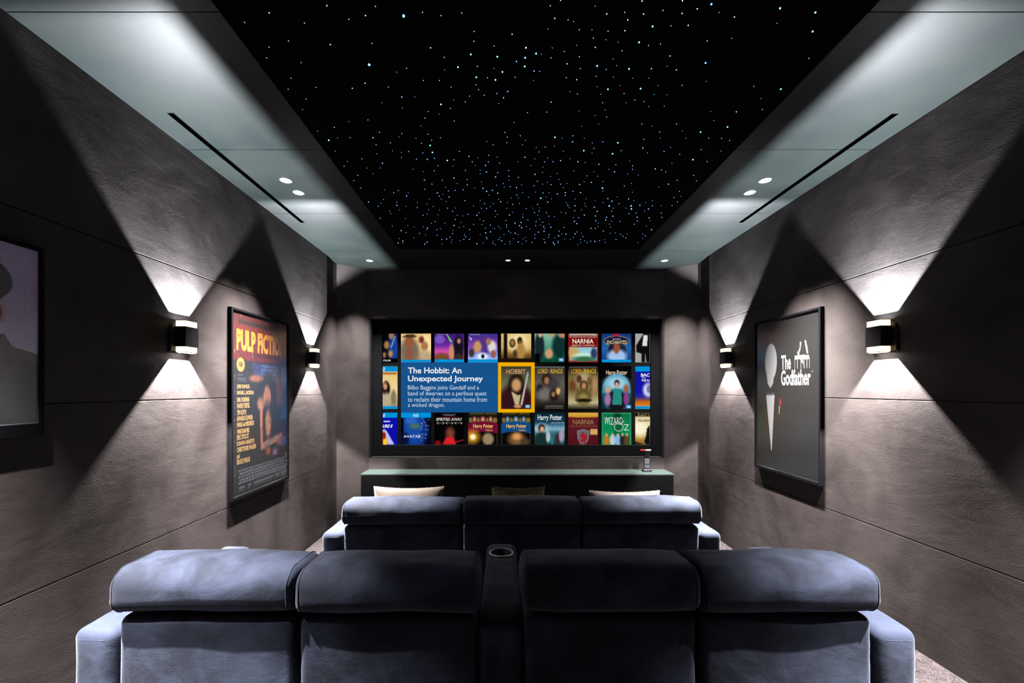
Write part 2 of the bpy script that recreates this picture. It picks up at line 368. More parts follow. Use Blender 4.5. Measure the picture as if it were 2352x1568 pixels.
# ---------------------------------------------------------------- painting on flat surfaces
class Canvas:
    def __init__(s, x0, y0, x1, y1, step):
        s.nx = max(2, int(round((x1 - x0) / step)) + 1); s.ny = max(2, int(round((y1 - y0) / step)) + 1)
        s.X, s.Y = np.meshgrid(np.linspace(x0, x1, s.nx), np.linspace(y0, y1, s.ny)); s.C = np.zeros((s.ny, s.nx, 3)); s.step = step
        s.x0, s.y0, s.x1, s.y1 = x0, y0, x1, y1; s.texts = []
    def mix(s, a, c):
        a = np.clip(a, 0, 1)[..., None]; s.C = s.C * (1 - a) + np.array(c, float) * a; return s
    def fill(s, c): s.C[:] = c; return s
    def grad(s, stops, axis=1):
        t = (s.Y - s.y0) / (s.y1 - s.y0) if axis else (s.X - s.x0) / (s.x1 - s.x0)
        ts = [q[0] for q in stops]
        for k in range(3): s.C[..., k] = np.interp(t, ts, [q[1][k] for q in stops])
        return s
    def ell(s, cx, cy, rx, ry, c, soft=.25, a=1):
        d = np.sqrt(((s.X - cx) / rx) ** 2 + ((s.Y - cy) / ry) ** 2); return s.mix(a * np.clip((1 - d) / soft + .5, 0, 1), c)
    def rect(s, x0, y0, x1, y1, c, a=1):
        h = s.step * .5
        m = np.clip((s.X - x0) / h + .5, 0, 1) * np.clip((x1 - s.X) / h + .5, 0, 1) * np.clip((s.Y - y0) / h + .5, 0, 1) * np.clip((y1 - s.Y) / h + .5, 0, 1)
        return s.mix(a * m, c)
    def poly(s, pts, c, a=1):
        ins = np.zeros(s.X.shape, bool); n = len(pts)
        for i in range(n):
            (xa, ya), (xb, yb) = pts[i], pts[(i + 1) % n]
            if ya == yb: continue
            cnd = ((ya > s.Y) != (yb > s.Y)) & (s.X < (xb - xa) * (s.Y - ya) / (yb - ya) + xa); ins ^= cnd
        return s.mix(a * ins.astype(float), c)
    def blur(s, n=2):
        for _ in range(n):
            P = np.pad(s.C, ((1, 1), (1, 1), (0, 0)), 'edge')
            s.C = (P[:-2, 1:-1] + P[2:, 1:-1] + P[1:-1, :-2] + P[1:-1, 2:] + 2 * P[1:-1, 1:-1] + P[:-2, :-2] + P[2:, 2:] + P[:-2, 2:] + P[2:, :-2]) / 10
        return s
    def noise(s, amt, cell=3, seed=0):
        if seed < 30: s.blur(1); amt *= .10
        r = np.random.RandomState(seed); n = r.rand(s.ny // cell + 3, s.nx // cell + 3) - .5
        yi = np.arange(s.ny) / cell; xi = np.arange(s.nx) / cell; y0 = yi.astype(int); x0 = xi.astype(int); fy = (yi - y0)[:, None]; fx = (xi - x0)[None]
        v = n[y0][:, x0] * (1 - fy) * (1 - fx) + n[y0 + 1][:, x0] * fy * (1 - fx) + n[y0][:, x0 + 1] * (1 - fy) * fx + n[y0 + 1][:, x0 + 1] * fy * fx
        s.C = np.clip(s.C * (1 + amt * 2 * v[..., None]), 0, 255); return s
    def text(s, string, x0, x1, yt, yb, c, bold=0, shear=0, c2=None): s.texts.append((string, x0, x1, yt, yb, c, bold, shear, c2)); return s
_cache = {}
def glyphs(string, bold, shear):
    key = (string, bold, shear)
    if key in _cache: return _cache[key]
    cu = bpy.data.curves.new('lettering', 'FONT'); cu.body = string; cu.size = 1; cu.offset = bold; cu.shear = shear; cu.resolution_u = 3
    o = bpy.data.objects.new('lettering', cu); COL.objects.link(o)
    dg = bpy.context.evaluated_depsgraph_get(); me = bpy.data.meshes.new_from_object(o.evaluated_get(dg))
    v = np.array([tuple(q.co)[:2] for q in me.vertices]); f = [tuple(p.vertices) for p in me.polygons]
    bpy.data.objects.remove(o); bpy.data.curves.remove(cu); bpy.data.meshes.remove(me)
    _cache[key] = (v, f); return v, f
def srgb(a):
    a = np.asarray(a, float) / 255; return np.where(a <= .04045, a / 12.92, ((a + .055) / 1.055) ** 2.4)
def canvas_mesh(name, cv, place, layer):
    """place(x, y, k) -> point of canvas coordinate lifted by k layers"""
    ny, nx = cv.ny, cv.nx
    pts = [place(x, y, layer) for x, y in zip(cv.X.ravel(), cv.Y.ravel())]; cols = list(srgb(cv.C.reshape(-1, 3)))
    idx = np.arange(ny * nx).reshape(ny, nx)
    faces = np.stack([idx[:-1, :-1], idx[1:, :-1], idx[1:, 1:], idx[:-1, 1:]], -1).reshape(-1, 4).tolist()
    for (string, x0, x1, yt, yb, c, bold, shear, c2) in cv.texts:
        v, f = glyphs(string, bold, shear)
        if len(v) == 0: continue
        mn, mx = v.min(0), v.max(0); base = len(pts); t = (v - mn) / np.maximum(mx - mn, 1e-6)
        for (a, b) in t:
            pts.append(place(x0 + a * (x1 - x0), yb + b * (yt - yb), layer + 1))
            cc = np.array(c, float) if c2 is None else np.array(c, float) * b + np.array(c2, float) * (1 - b)
            cols.append(srgb(cc))
        faces += [[base + i for i in p] for p in f]
    me = bpy.data.meshes.new(name); me.from_pydata([tuple(p) for p in pts], [], faces)
    at = me.attributes.new('Col', 'FLOAT_COLOR', 'POINT'); arr = np.ones((len(pts), 4)); arr[:, :3] = np.array(cols); at.data.foreach_set('color', arr.ravel())
    return me

# ---------------------------------------------------------------- projection screen
YS = 5.185; S0 = Vector((0, YS, 1.42))
SCR = thing('projection_screen', 'wide projection screen showing a grid of film covers, recessed in the front wall', 'screen', tuple(S0))
def sp(x, y, k): return (PX(x, YS), -.0006 * k, PZ(y, YS) - S0.z)
bm = bmesh.new()
ox0, ox1, oz0, oz1 = -1.640, 1.636, .657, 2.209; ix0, ix1, iz0, iz1 = PX(879, YS), PX(1493, YS), PZ(1021, YS), PZ(766, YS)
def fr(bm, X0, X1, Z0, Z1, x0, x1, z0, z1, y0, y1):
    box(bm, X0, x0, y0, y1, Z0, Z1); box(bm, x1, X1, y0, y1, Z0, Z1); box(bm, x0, x1, y0, y1, Z0, z0); box(bm, x0, x1, y0, y1, z1, Z1)
z = S0.z
fr(bm, ox0 + .02, ox1 - .02, oz0 + .012 - z, oz1 - .01 - z, ix0, ix1, iz0 - z, iz1 - z, -.03, .025)
obj('border', bm, M['velvetblack'], SCR, bevel=.006)
bm = bmesh.new(); box(bm, ix0 - .01, ix1 + .01, .0008, .02, iz0 - .01 - z, iz1 + .01 - z)
surf = obj('screen_surface', bm, M['void'], SCR)
bm = bmesh.new()
fr(bm, ox0 + .0, ox1 - .0, oz0 - z, oz1 - z, ox0 + .018, ox1 - .018, oz0 + .008 - z, oz1 - .008 - z, -.133, .028)
obj('recess_lining', bm, M['black'], SCR)
bm = bmesh.new()  # small red and white badge on the border
for a, b in ((1469.5, 1473), (1474, 1477), (1477.6, 1480.6)):
    box(bm, PX(a, YS), PX(b, YS), -.0325, -.030, PZ(1034, YS) - z, PZ(1030.5, YS) - z, 0)
for a, b in ((1481.2, 1484), (1484.6, 1487), (1487.8, 1490), (1490.6, 1493)):
    box(bm, PX(a, YS), PX(b, YS), -.0325, -.030, PZ(1034, YS) - z, PZ(1030.5, YS) - z, 1)
obj('badge', bm, [simple('red_badge', (.75, .04, .04), .4), simple('white_badge', (.85, .85, .85), .4)], SCR)
SKY = (0, 145, 215)
def tile(x0, y0, x1, y1, name='film_cover'): return Canvas(x0, y0, x1, y1, 1.0)
def put(cv, name='film_cover', layer=1, label=None):
    o = obj(name, canvas_mesh(name, cv, sp, layer), M['picture'], surf)
    if label: o['label'] = label
    return o
def hd(c, x, y): c.rect(x, y, x + 12, y + 8, (62, 140, 200)); c.text('HD', x + 2.5, x + 9.5, y + 1.8, y + 6.2, (245, 250, 255), .03)
def disc_mark(c, x, y): c.text('D', x, x + 5, y, y + 5.5, (240, 248, 255), .02, .4); c.rect(x - 7, y + 1, x - 1, y + 5, (225, 240, 252), .8); c.rect(x - 7, y + 6.6, x + 5, y + 7.8, (220, 236, 250), .8)
COLX = [(879, 913), (921, 990), (998, 1066), (1075, 1143), (1151, 1220), (1228, 1297), (1305, 1374), (1382, 1450), (1459, 1493)]
# row one
c = tile(879, 766, 913, 832).fill((3, 4, 10)); c.ell(905, 800, 13, 34, (28, 62, 150), .8); c.ell(899, 770, 6, 9, (165, 115, 75), .7); c.ell(888, 792, 6, 9, (170, 120, 70), .7); c.ell(897, 812, 5, 8, (190, 140, 80), .9); c.ell(883, 815, 4, 7, (150, 105, 65), .8)
c.poly([(907, 772), (909, 772), (899, 798), (896, 800)], (150, 200, 240)); c.noise(.5, 2, 1); c.rect(879, 823, 913, 832, (2, 2, 3)); c.text('CULAR', 880, 898, 825.5, 829.5, (235, 235, 240), .02); put(c)
c = tile(921, 766, 990, 832).grad([(0, (225, 190, 120)), (.5, (235, 205, 140)), (1, (170, 115, 70))]); c.ell(980, 790, 14, 22, (250, 225, 165), .9); c.ell(941, 806, 22, 30, (120, 105, 88), .5); c.ell(940, 785, 10, 13, (150, 85, 55), .5); c.ell(940, 815, 8, 18, (140, 85, 60), .6); c.poly([(924, 774), (934, 768), (950, 767), (958, 773), (945, 776)], (75, 55, 35)); c.ell(975, 795, 8, 11, (170, 115, 75), .6); c.ell(977, 818, 12, 14, (190, 165, 135), .6); c.ell(968, 780, 6, 8, (120, 50, 45), .6); c.noise(.45, 2, 2); c.rect(921, 826, 990, 832, SKY); put(c)
c = tile(998, 766, 1066, 832).grad([(0, (55, 25, 110)), (.4, (105, 40, 160)), (.62, (215, 80, 170)), (1, (70, 30, 20))]); c.ell(1010, 779, 12, 10, (120, 80, 190), .4); c.ell(1053, 800, 12, 30, (22, 18, 34), .4); c.poly([(1026, 768), (1028, 768), (1039, 785), (1035, 786)], (120, 245, 90)); c.ell(1054, 783, 4, 6, (190, 130, 100), .5); c.ell(1037, 810, 6, 20, (205, 140, 105), .6); c.ell(1014, 819, 14, 8, (120, 75, 35), .6); c.ell(1053, 820, 7, 9, (60, 42, 38), .6); c.noise(.4, 2, 3); c.rect(998, 825, 1066, 832, SKY); c.text('RETURN OF THE JEDI', 1003, 1029, 767, 769.3, (210, 195, 210)); put(c)
c = tile(1075, 766, 1143, 832).grad([(0, (50, 40, 130)), (.4, (130, 60, 170)), (.75, (120, 150, 230)), (1, (200, 215, 245))]); c.ell(1114, 790, 15, 24, (80, 50, 140), .5); c.ell(1097, 796, 9, 13, (200, 150, 90), .5); c.ell(1130, 796, 10, 14, (220, 215, 215), .6); c.ell(1122, 784, 6, 8, (165, 115, 85), .6); c.ell(1083, 810, 6, 10, (70, 45, 45), .5); c.ell(1133, 813, 6, 9, (150, 90, 80), .5); c.ell(1108, 818, 12, 8, (240, 248, 255), .8); c.ell(1109, 818, 4, 5, (25, 30, 60), .4); c.poly([(1077, 772), (1084, 778), (1082, 783)], (235, 235, 245)); c.noise(.4, 2, 4); c.rect(1075, 825, 1143, 832, SKY); c.text('THE EMPIRE STRIKES BACK', 1078, 1103, 767, 769.3, (210, 200, 220)); put(c)
c = tile(1151, 766, 1220, 832).grad([(0, (215, 185, 120)), (.5, (205, 165, 95)), (.75, (120, 85, 40)), (1, (25, 16, 8))]); c.ell(1190, 785, 26, 22, (240, 220, 160), .9); c.rect(1157, 766, 1165, 832, (14, 10, 6)); c.ell(1177, 788, 7, 10, (70, 42, 22), .4); c.ell(1177, 787, 4, 6, (165, 115, 60), .5); c.ell(1194, 783, 6, 9, (28, 18, 12), .4); c.ell(1196, 806, 10, 22, (175, 130, 65), .6); c.ell(1183, 812, 5, 9, (70, 55, 40), .6); c.noise(.45, 2, 5); c.rect(1151, 823, 1220, 832, (28, 18, 8)); put(c)
c = tile(1228, 766, 1297, 832).grad([(0, (140, 190, 165)), (.5, (80, 145, 125)), (1, (5, 60, 38))]); c.ell(1239, 795, 11, 32, (22, 38, 42), .35); c.ell(1241, 767, 5, 8, (210, 165, 130), .5); c.ell(1285, 795, 17, 30, (12, 48, 44), .5); c.ell(1291, 768, 9, 8, (180, 130, 100), .5); c.ell(1266, 767, 6, 7, (200, 150, 115), .5); c.ell(1261, 812, 9, 11, (205, 150, 115), .4); c.rect(1228, 812, 1240, 832, (3, 4, 5)); c.noise(.35, 2, 6); hd(c, 1283, 822); put(c)
c = tile(1305, 766, 1374, 832).fill((140, 22, 22)); c.rect(1308, 766, 1371, 770, (190, 190, 170)); c.rect(1305, 770, 1374, 771.5, (150, 120, 110)); c.ell(1340, 784, 36, 12, (120, 12, 14), .6); c.rect(1308, 797, 1371, 828, (150, 200, 215)); c.ell(1318, 810, 12, 14, (195, 165, 95), .6); c.ell(1340, 818, 22, 8, (200, 235, 215), .8); c.ell(1364, 812, 7, 13, (40, 60, 95), .6); c.ell(1342, 824, 26, 6, (50, 110, 80), .8); c.noise(.35, 2, 7)
c.text('WALT DISNEY PICTURES AND WALDEN MEDIA', 1307, 1371, 772.6, 775, (225, 200, 190)); c.text('NARNIA', 1315, 1363, 778, 788.5, (250, 244, 225), .01); c.text('PRINCE CASPIAN', 1314, 1365, 791, 794.5, (225, 195, 175)); put(c)
c = tile(1382, 766, 1450, 832).grad([(0, (20, 50, 115)), (.5, (35, 100, 165)), (1, (25, 45, 110))]); c.ell(1416, 783, 29, 12, (190, 165, 80), .08); c.ell(1416, 783, 27.5, 10.5, (18, 20, 62), .08); c.ell(1415, 769, 8, 4, (170, 30, 60), .4); c.ell(1405, 806, 8, 16, (30, 22, 45), .4); c.ell(1430, 808, 8, 18, (25, 35, 50), .4); c.ell(1417, 818, 22, 16, (160, 195, 235), .5); c.ell(1416, 800, 7, 12, (150, 80, 45), .5); c.noise(.3, 2, 8)
c.text('WALT DISNEY', 1407, 1425, 777, 780, (225, 215, 200)); c.text('ENCHANTED', 1394, 1440, 781.5, 790, (225, 205, 140), .01); c.rect(1382, 825.5, 1450, 832, SKY); put(c)
c = tile(1459, 766, 1493, 832).fill((165, 165, 165)); c.poly([(1478, 766), (1493, 766), (1493, 832), (1473, 832), (1474, 812), (1461, 808), (1462, 792), (1472, 776)], (14, 13, 14)); c.poly([(1478, 770), (1488, 770), (1486, 795), (1475, 794)], (225, 225, 222)); c.blur(1); c.poly([(1482, 812), (1485, 832), (1481, 832)], (150, 150, 150)); put(c)
# title panel
c = tile(921, 832, 1144, 947, 'title_panel'); c.step = 4; c = Canvas(921, 832, 1144, 947, 6).fill((22, 82, 140))
c.text('The Hobbit: An', 937, 1060, 843.5, 857.5, (232, 232, 236), .022); c.text('Unexpected Journey', 937, 1109.5, 862.5, 879.5, (232, 232, 236), .022)
c.text('Bilbo Baggins joins Gandalf and a', 937, 1100, 884.5, 897.5, (205, 216, 230)); c.text('band of dwarves on a perilous quest', 937, 1117.5, 898, 911, (205, 216, 230))
c.text('to reclaim their mountain home from', 937, 1118.5, 911.5, 922.5, (205, 216, 230)); c.text('a wicked dragon.', 937, 1021, 925, 937, (205, 216, 230))
put(c, 'title_panel', 2, 'blue panel with the selected film title and summary in white')
c = Canvas(1144, 832, 1228, 947, 4).fill((240, 172, 0)); put(c, 'selection_frame', 2, 'amber frame around the selected film cover')
# row two
def dune(x0, x1, head, seed):
    c = tile(x0, 841, x1, 939)
    return c
c = tile(879, 841, 913, 939).grad([(0, (225, 195, 120)), (.6, (240, 215, 150)), (1, (150, 130, 95))]); c.ell(887, 893, 9, 18, (30, 18, 16), .4); c.ell(885, 887, 4.5, 8, (200, 150, 115), .5); c.ell(888, 918, 12, 16, (185, 170, 140), .6); c.ell(904, 913, 6, 18, (130, 120, 95), .6); c.noise(.35, 2, 9); c.rect(879, 841, 913, 853, SKY); c.rect(879, 932.5, 913, 939, SKY); c.rect(879, 855, 911, 860, (170, 70, 20), .7); disc_mark(c, 880, 844); put(c)
c = tile(1151, 841, 1220, 939).grad([(0, (60, 58, 40)), (.3, (95, 95, 72)), (.55, (120, 122, 95)), (1, (25, 10, 12))]); c.ell(1185, 925, 40, 45, (52, 18, 26), .35); c.ell(1186, 883, 18, 26, (30, 20, 14), .5); c.ell(1186, 884, 11, 15, (200, 150, 105), .6); c.poly([(1174, 898), (1190, 908), (1196, 905), (1192, 930), (1183, 930)], (190, 175, 130)); c.poly([(1212, 852), (1214, 858), (1200, 930), (1195, 929)], (185, 185, 175)); c.noise(.25, 2, 10); c.ell(1189, 933, 9, 4, (190, 140, 105), .6)
c.text('HOBBIT', 1163, 1207, 847.5, 858, (215, 155, 110), .01); c.text('AN UNEXPECTED JOURNEY', 1168, 1200, 857.2, 859.3, (190, 120, 80)); hd(c, 1206, 929); put(c, 'film_cover', 4, 'selected film cover with amber frame')
c = tile(1228, 841, 1297, 939).grad([(0, (45, 42, 38)), (.4, (95, 88, 82)), (.7, (75, 68, 60)), (1, (15, 12, 12))]); c.ell(1256, 872, 12, 14, (40, 26, 18), .5); c.ell(1256, 874, 6, 9, (160, 110, 75), .6); c.ell(1272, 885, 12, 20, (60, 58, 60), .7); c.ell(1240, 895, 8, 14, (35, 30, 32), .5); c.ell(1250, 905, 16, 14, (110, 105, 102), .8); c.ell(1272, 908, 10, 14, (35, 25, 20), .6); c.ell(1271, 905, 4, 6, (160, 115, 85), .6); c.ell(1282, 898, 5, 8, (215, 170, 110), .7); c.noise(.6, 2, 11); c.rect(1228, 841, 1297, 845, (90, 90, 92)); c.rect(1252, 931, 1293, 934, (95, 90, 88)); c.rect(1250, 936, 1295, 938, (85, 82, 80))
c.text('LORD', 1235.5, 1257.5, 847, 857.5, (210, 170, 50), .01); c.text('of the', 1258.5, 1264, 850, 855, (150, 115, 60)); c.text('RINGS', 1265, 1292.5, 847, 857.5, (210, 170, 50), .01); put(c)
c = tile(1305, 841, 1374, 939).grad([(0, (20, 14, 8)), (.25, (120, 100, 60)), (.55, (110, 90, 48)), (.85, (195, 180, 140)), (1, (35, 34, 18))]); c.ell(1340, 872, 16, 20, (185, 170, 125), .9, .8); c.ell(1341, 885, 9, 11, (50, 30, 18), .4); c.ell(1341, 886, 5.5, 8, (180, 130, 85), .6); c.ell(1340, 912, 18, 18, (85, 78, 38), .4); c.ell(1340, 915, 12, 12, (150, 130, 70), .8); c.ell(1330, 870, 6, 9, (75, 50, 30), .6); c.ell(1315, 885, 6, 11, (110, 60, 35), .7); c.ell(1354, 875, 6, 10, (110, 80, 50), .7); c.ell(1366, 885, 6, 20, (170, 135, 90), .8); c.ell(1341, 919, 18, 4, (30, 22, 12), .5); c.noise(.5, 2, 12); c.rect(1308, 841, 1371, 845, (70, 70, 72))
c.text('LORD', 1312.5, 1334, 847, 857.5, (215, 150, 30), .01); c.text('of the', 1335, 1341, 850, 855, (150, 105, 50)); c.text('RINGS', 1342, 1369, 847, 857.5, (215, 175, 40), .01); put(c)
c = tile(1382, 841, 1450, 939).fill((4, 5, 8)); c.ell(1416, 902, 34, 46, (60, 140, 175), .12); c.ell(1416, 880, 26, 16, (180, 220, 235), .9, .8); c.rect(1382, 903, 1450, 939, (25, 62, 80), .75); c.ell(1417, 880, 6, 8, (30, 24, 22), .4); c.ell(1417, 884, 4.5, 7, (200, 160, 140), .5); c.ell(1416, 920, 22, 26, (20, 22, 28), .3); c.poly([(1409, 893), (1427, 893), (1429, 930), (1406, 930)], (40, 135, 130)); c.ell(1396, 895, 6, 8, (205, 160, 125), .5); c.ell(1396, 917, 7, 15, (165, 110, 160), .5); c.ell(1438, 892, 6, 9, (160, 95, 65), .5); c.ell(1438, 915, 6, 15, (140, 60, 130), .5); c.noise(.35, 2, 13)
c.text('Harry Potter', 1392, 1441, 850, 863, (225, 195, 160), .015); hd(c, 1438, 930); put(c)
c = tile(1459, 841, 1493, 939).grad([(0, (15, 15, 150)), (.6, (20, 20, 165)), (.72, (40, 40, 150)), (.82, (190, 95, 25)), (1, (235, 160, 60))]); c.ell(1489, 895, 12, 16, (215, 215, 245), .6); c.ell(1491, 893, 6, 10, (110, 120, 165), .6); c.noise(.3, 2, 14); c.rect(1459, 841, 1493, 853, SKY); c.rect(1459, 932.5, 1493, 939, SKY)
c.text('BAC', 1472, 1492, 857, 865, (215, 220, 235), .04); c.text('TO', 1474, 1483, 866, 870, (180, 180, 210), .03); c.text('THE FU', 1473, 1492, 871, 876, (225, 225, 240), .03); put(c)
# row three
c = tile(879, 947, 913, 1021).fill((12, 14, 165)); c.poly([(879, 987), (884, 985), (890, 992), (906, 1021), (879, 1021)], (190, 190, 245)); c.poly([(879, 990), (884, 991), (892, 1021), (879, 1021)], (235, 130, 40)); c.ell(882, 1000, 4, 8, (140, 30, 20), .5); c.ell(885, 1015, 4, 8, (250, 210, 60), .6); c.noise(.2, 2, 15); c.rect(879, 947, 913, 959, SKY); disc_mark(c, 880, 950)
c.text('URE II', 879, 902, 974.5, 982, (225, 228, 240), .04, .3); c.rect(881, 966, 896, 969, (205, 210, 235)); put(c)
c = tile(921, 947, 990, 1021).fill((10, 34, 100)); c.ell(950, 985, 26, 40, (24, 74, 165), .9); c.ell(943, 966, 14, 8, (50, 110, 200), .8, .7); c.rect(921, 959, 927, 1021, (2, 4, 12)); c.ell(988, 1000, 14, 50, (4, 8, 24), .6); c.ell(953, 978, 12, 6, (70, 110, 90), .9); c.ell(975, 990, 8, 20, (14, 50, 130), .9); c.ell(930, 1008, 10, 14, (6, 16, 60), .8)
for k in range(26): q = rng.rand(2); c.ell(966 + q[0] * 20 - q[1] * 6, 961 + q[1] * 52, .8, .8, (190, 220, 255), .9)
c.rect(921, 947, 990, 959, SKY); disc_mark(c, 956, 950); c.text('AVATAR', 927, 967, 999, 1004.8, (235, 242, 250), .004); put(c)
c = tile(998, 947, 1066, 1021).fill((3, 3, 4)); c.ell(1034, 994, 10, 13, (120, 62, 42), .9); c.poly([(1024, 1004), (1042, 1002), (1048, 1021), (1016, 1021)], (215, 32, 40)); c.ell(1006, 1017, 7, 6, (130, 14, 22), .5); c.blur(3)
for k in range(6): c.ell(1046 + k * 3.6, 1015 - k * 1, 1.2, 1.2, (220, 40, 70), .6)
c.text("SPIRITED AWAY", 1002, 1061.5, 959.5, 966, (235, 232, 230), .008); c.text("MIYAZAKI'S", 1008, 1055, 957, 959.2, (150, 20, 25)); c.rect(1015, 951, 1048, 952, (150, 150, 150)); c.rect(1020, 953.2, 1043, 954.2, (140, 140, 140))
for k in range(3): c.text('( )', 1003 + k * 20.5, 1021 + k * 20.5, 968.5, 974, (170, 165, 155)); c.rect(1007 + k * 20.5, 970.3, 1017 + k * 20.5, 971.5, (120, 118, 112))
put(c)
for x0, band, seed in ((1075, (110, 14, 48), 20), (1151, (16, 72, 130), 21)):
    c = tile(x0, 947, x0 + 69, 1021).fill((6, 5, 5)); c.rect(x0 + 2, 951, x0 + 67, 952, (130, 115, 50)); c.rect(x0 + 2, 952, x0 + 67, 958, (30, 24, 18)); c.rect(x0 + 2, 959, x0 + 67, 970, (120, 105, 50))
    for k, (dx, r) in enumerate(((15, 5.5), (34, 7.5), (52, 5.5))): c.ell(x0 + dx, 962 - (k == 1) * 1, r, 9, (25, 16, 14), .15); c.ell(x0 + dx, 963, r * .82, 7.5, (150, 60, 60) if seed == 20 else (40, 110, 150), .2); c.ell(x0 + dx, 963, r * .4, 4, (215, 165, 140), .4)
    c.poly([(x0, 972), (x0 + 16, 968.5), (x0 + 35, 967.5), (x0 + 53, 968.5), (x0 + 69, 972), (x0 + 69, 996), (x0 + 53, 992), (x0 + 35, 991), (x0 + 16, 992), (x0, 996)], band)
    if seed == 20: c.ell(x0 + 11, 1003, 14, 14, (225, 160, 40), 1.2); c.ell(x0 + 11, 1003, 6, 6, (255, 250, 215), .8); c.ell(x0 + 46, 1008, 13, 14, (150, 130, 95), .5)
    else: c.ell(x0 + 36, 1008, 20, 16, (120, 85, 50), .7); c.ell(x0 + 36, 1002, 10, 8, (215, 150, 85), .8); c.ell(x0 + 55, 1014, 10, 8, (70, 58, 42), .6)
    c.rect(x0 + 1, 997, x0 + 2, 1021, (120, 105, 50)); c.rect(x0 + 66, 997, x0 + 67, 1021, (120, 105, 50)); c.noise(.35, 2, seed)
    c.text('EXTENDED VERSION', x0 + 4, x0 + 65, 948, 949.8, (165, 150, 60)); c.text('Harry Potter', x0 + 12, x0 + 58, 973.5, 985, (235, 190, 100), .018); c.rect(x0 + 38, 986, x0 + 56, 987.2, (190, 150, 90)); c.rect(x0 + 42, 988.6, x0 + 57, 989.8, (190, 150, 90)); put(c)
c = tile(1228, 947, 1297, 1021).grad([(0, (10, 32, 46)), (.3, (22, 62, 85)), (.5, (130, 175, 195)), (.62, (60, 110, 125)), (1, (14, 52, 60))]); c.ell(1244, 985, 14, 12, (190, 215, 225), .9, .7); c.ell(1244, 983, 8, 9, (40, 28, 24), .4); c.ell(1245, 986, 5, 7, (210, 165, 135), .5); c.ell(1244, 1010, 16, 18, (22, 46, 46), .4); c.ell(1259, 1003, 5, 13, (180, 190, 195), .6); c.ell(1280, 1008, 5, 14, (60, 40, 40), .6); c.ell(1290, 1000, 6, 16, (165, 150, 175), .6); c.ell(1268, 1012, 4, 9, (30, 120, 130), .6); c.noise(.4, 2, 22)
c.text('Harry Potter', 1235, 1291, 952, 968, (220, 228, 235), .015); c.text('AND THE GOBLET OF FIRE', 1266, 1296, 969, 972.5, (170, 190, 200)); put(c)
c = tile(1305, 947, 1374, 1021).grad([(0, (100, 26, 38)), (1, (78, 18, 26))]); c.rect(1305, 947, 1374, 956, (215, 165, 65)); c.ell(1340, 956, 40, 2.5, (200, 145, 45), .3); c.poly([(1325, 989), (1340, 985), (1354, 989), (1352, 1006), (1346, 1021), (1333, 1021), (1327, 1006)], (120, 130, 132)); c.poly([(1327.5, 991), (1340, 988), (1351.5, 991), (1349.5, 1006), (1344, 1021), (1335, 1021), (1329.5, 1006)], (88, 100, 104)); c.ell(1339, 997, 4, 5, (165, 24, 38), .4); c.ell(1341, 1006, 4.5, 7, (165, 24, 38), .4); c.ell(1336, 1012, 5, 3, (165, 24, 38), .4); c.ell(1335, 1002, 4, 2, (165, 24, 38), .4); c.ell(1347, 1003, 2, 6, (165, 24, 38), .5); c.ell(1344, 1017, 2.5, 5, (165, 24, 38), .5); c.rect(1356, 985, 1372, 998, (225, 185, 105)); c.rect(1359, 987.5, 1369, 988.5, (150, 100, 50)); c.rect(1359, 991, 1369, 992, (150, 100, 50)); c.rect(1360, 995, 1368, 996, (150, 100, 50)); c.noise(.12, 3, 23)
c.text('NARNIA', 1316, 1364, 963, 974.5, (150, 125, 75), .006); c.text('THE LION, THE WITCH AND THE WARDROBE', 1308, 1372, 977, 981, (130, 98, 62)); put(c)
c = tile(1382, 947, 1450, 1021).grad([(0, (8, 110, 66)), (.5, (12, 135, 80)), (1, (14, 150, 90))]); c.ell(1418, 965, 9, 34, (5, 60, 36), .9); c.rect(1383, 948.3, 1449, 949.3, (150, 185, 165)); c.rect(1383, 948, 1384, 1021, (110, 165, 135)); c.rect(1448, 948, 1449, 1021, (110, 165, 135))
for k, (x, cc) in enumerate(((1393, (180, 120, 35)), (1407, (190, 200, 205)), (1419, (130, 180, 225)), (1430, (45, 36, 34)), (1440, (85, 70, 34)))): c.ell(x, 1011, 6.5, 14, cc, .35); c.ell(x, 998, 2.6, 3.5, (205, 165, 135), .5)
c.ell(1421, 980, 10.8, 10.8, (215, 220, 205), .1); c.ell(1421, 980, 9, 9, (8, 95, 56), .1); c.noise(.12, 2, 24)
c.text('The', 1391, 1398, 958, 964, (215, 225, 212)); c.text('WIZARD', 1388, 1430, 958, 975, (220, 226, 214), -.005); c.text('of', 1430, 1434, 965, 970, (210, 220, 208)); c.text('Z', 1433, 1444.5, 974, 988, (220, 226, 214), -.005); put(c)
c = tile(1459, 947, 1493, 1021).grad([(0, (215, 195, 140)), (.5, (245, 232, 185)), (.8, (190, 150, 70)), (1, (120, 85, 30))]); c.ell(1470, 985, 14, 16, (250, 242, 210), .9); c.poly([(1486, 984), (1493, 975), (1493, 1021), (1484, 1021), (1480, 1013), (1484, 1000)], (16, 14, 22)); c.poly([(1459, 1013), (1480, 1021), (1459, 1021)], (50, 34, 10)); c.rect(1459, 947, 1493, 956, (4, 4, 4)); c.noise(.15, 3, 25)
c.text('5', 1464, 1469, 948, 955, (165, 150, 110)); c.text('ACADEMY', 1471, 1492, 948.2, 950.4, (130, 118, 85)); c.text('BEST P', 1471, 1492, 951.8, 954.8, (150, 135, 98), .02); c.text('GLAD', 1465.5, 1491.5, 962.5, 968, (38, 26, 12), .02); put(c)

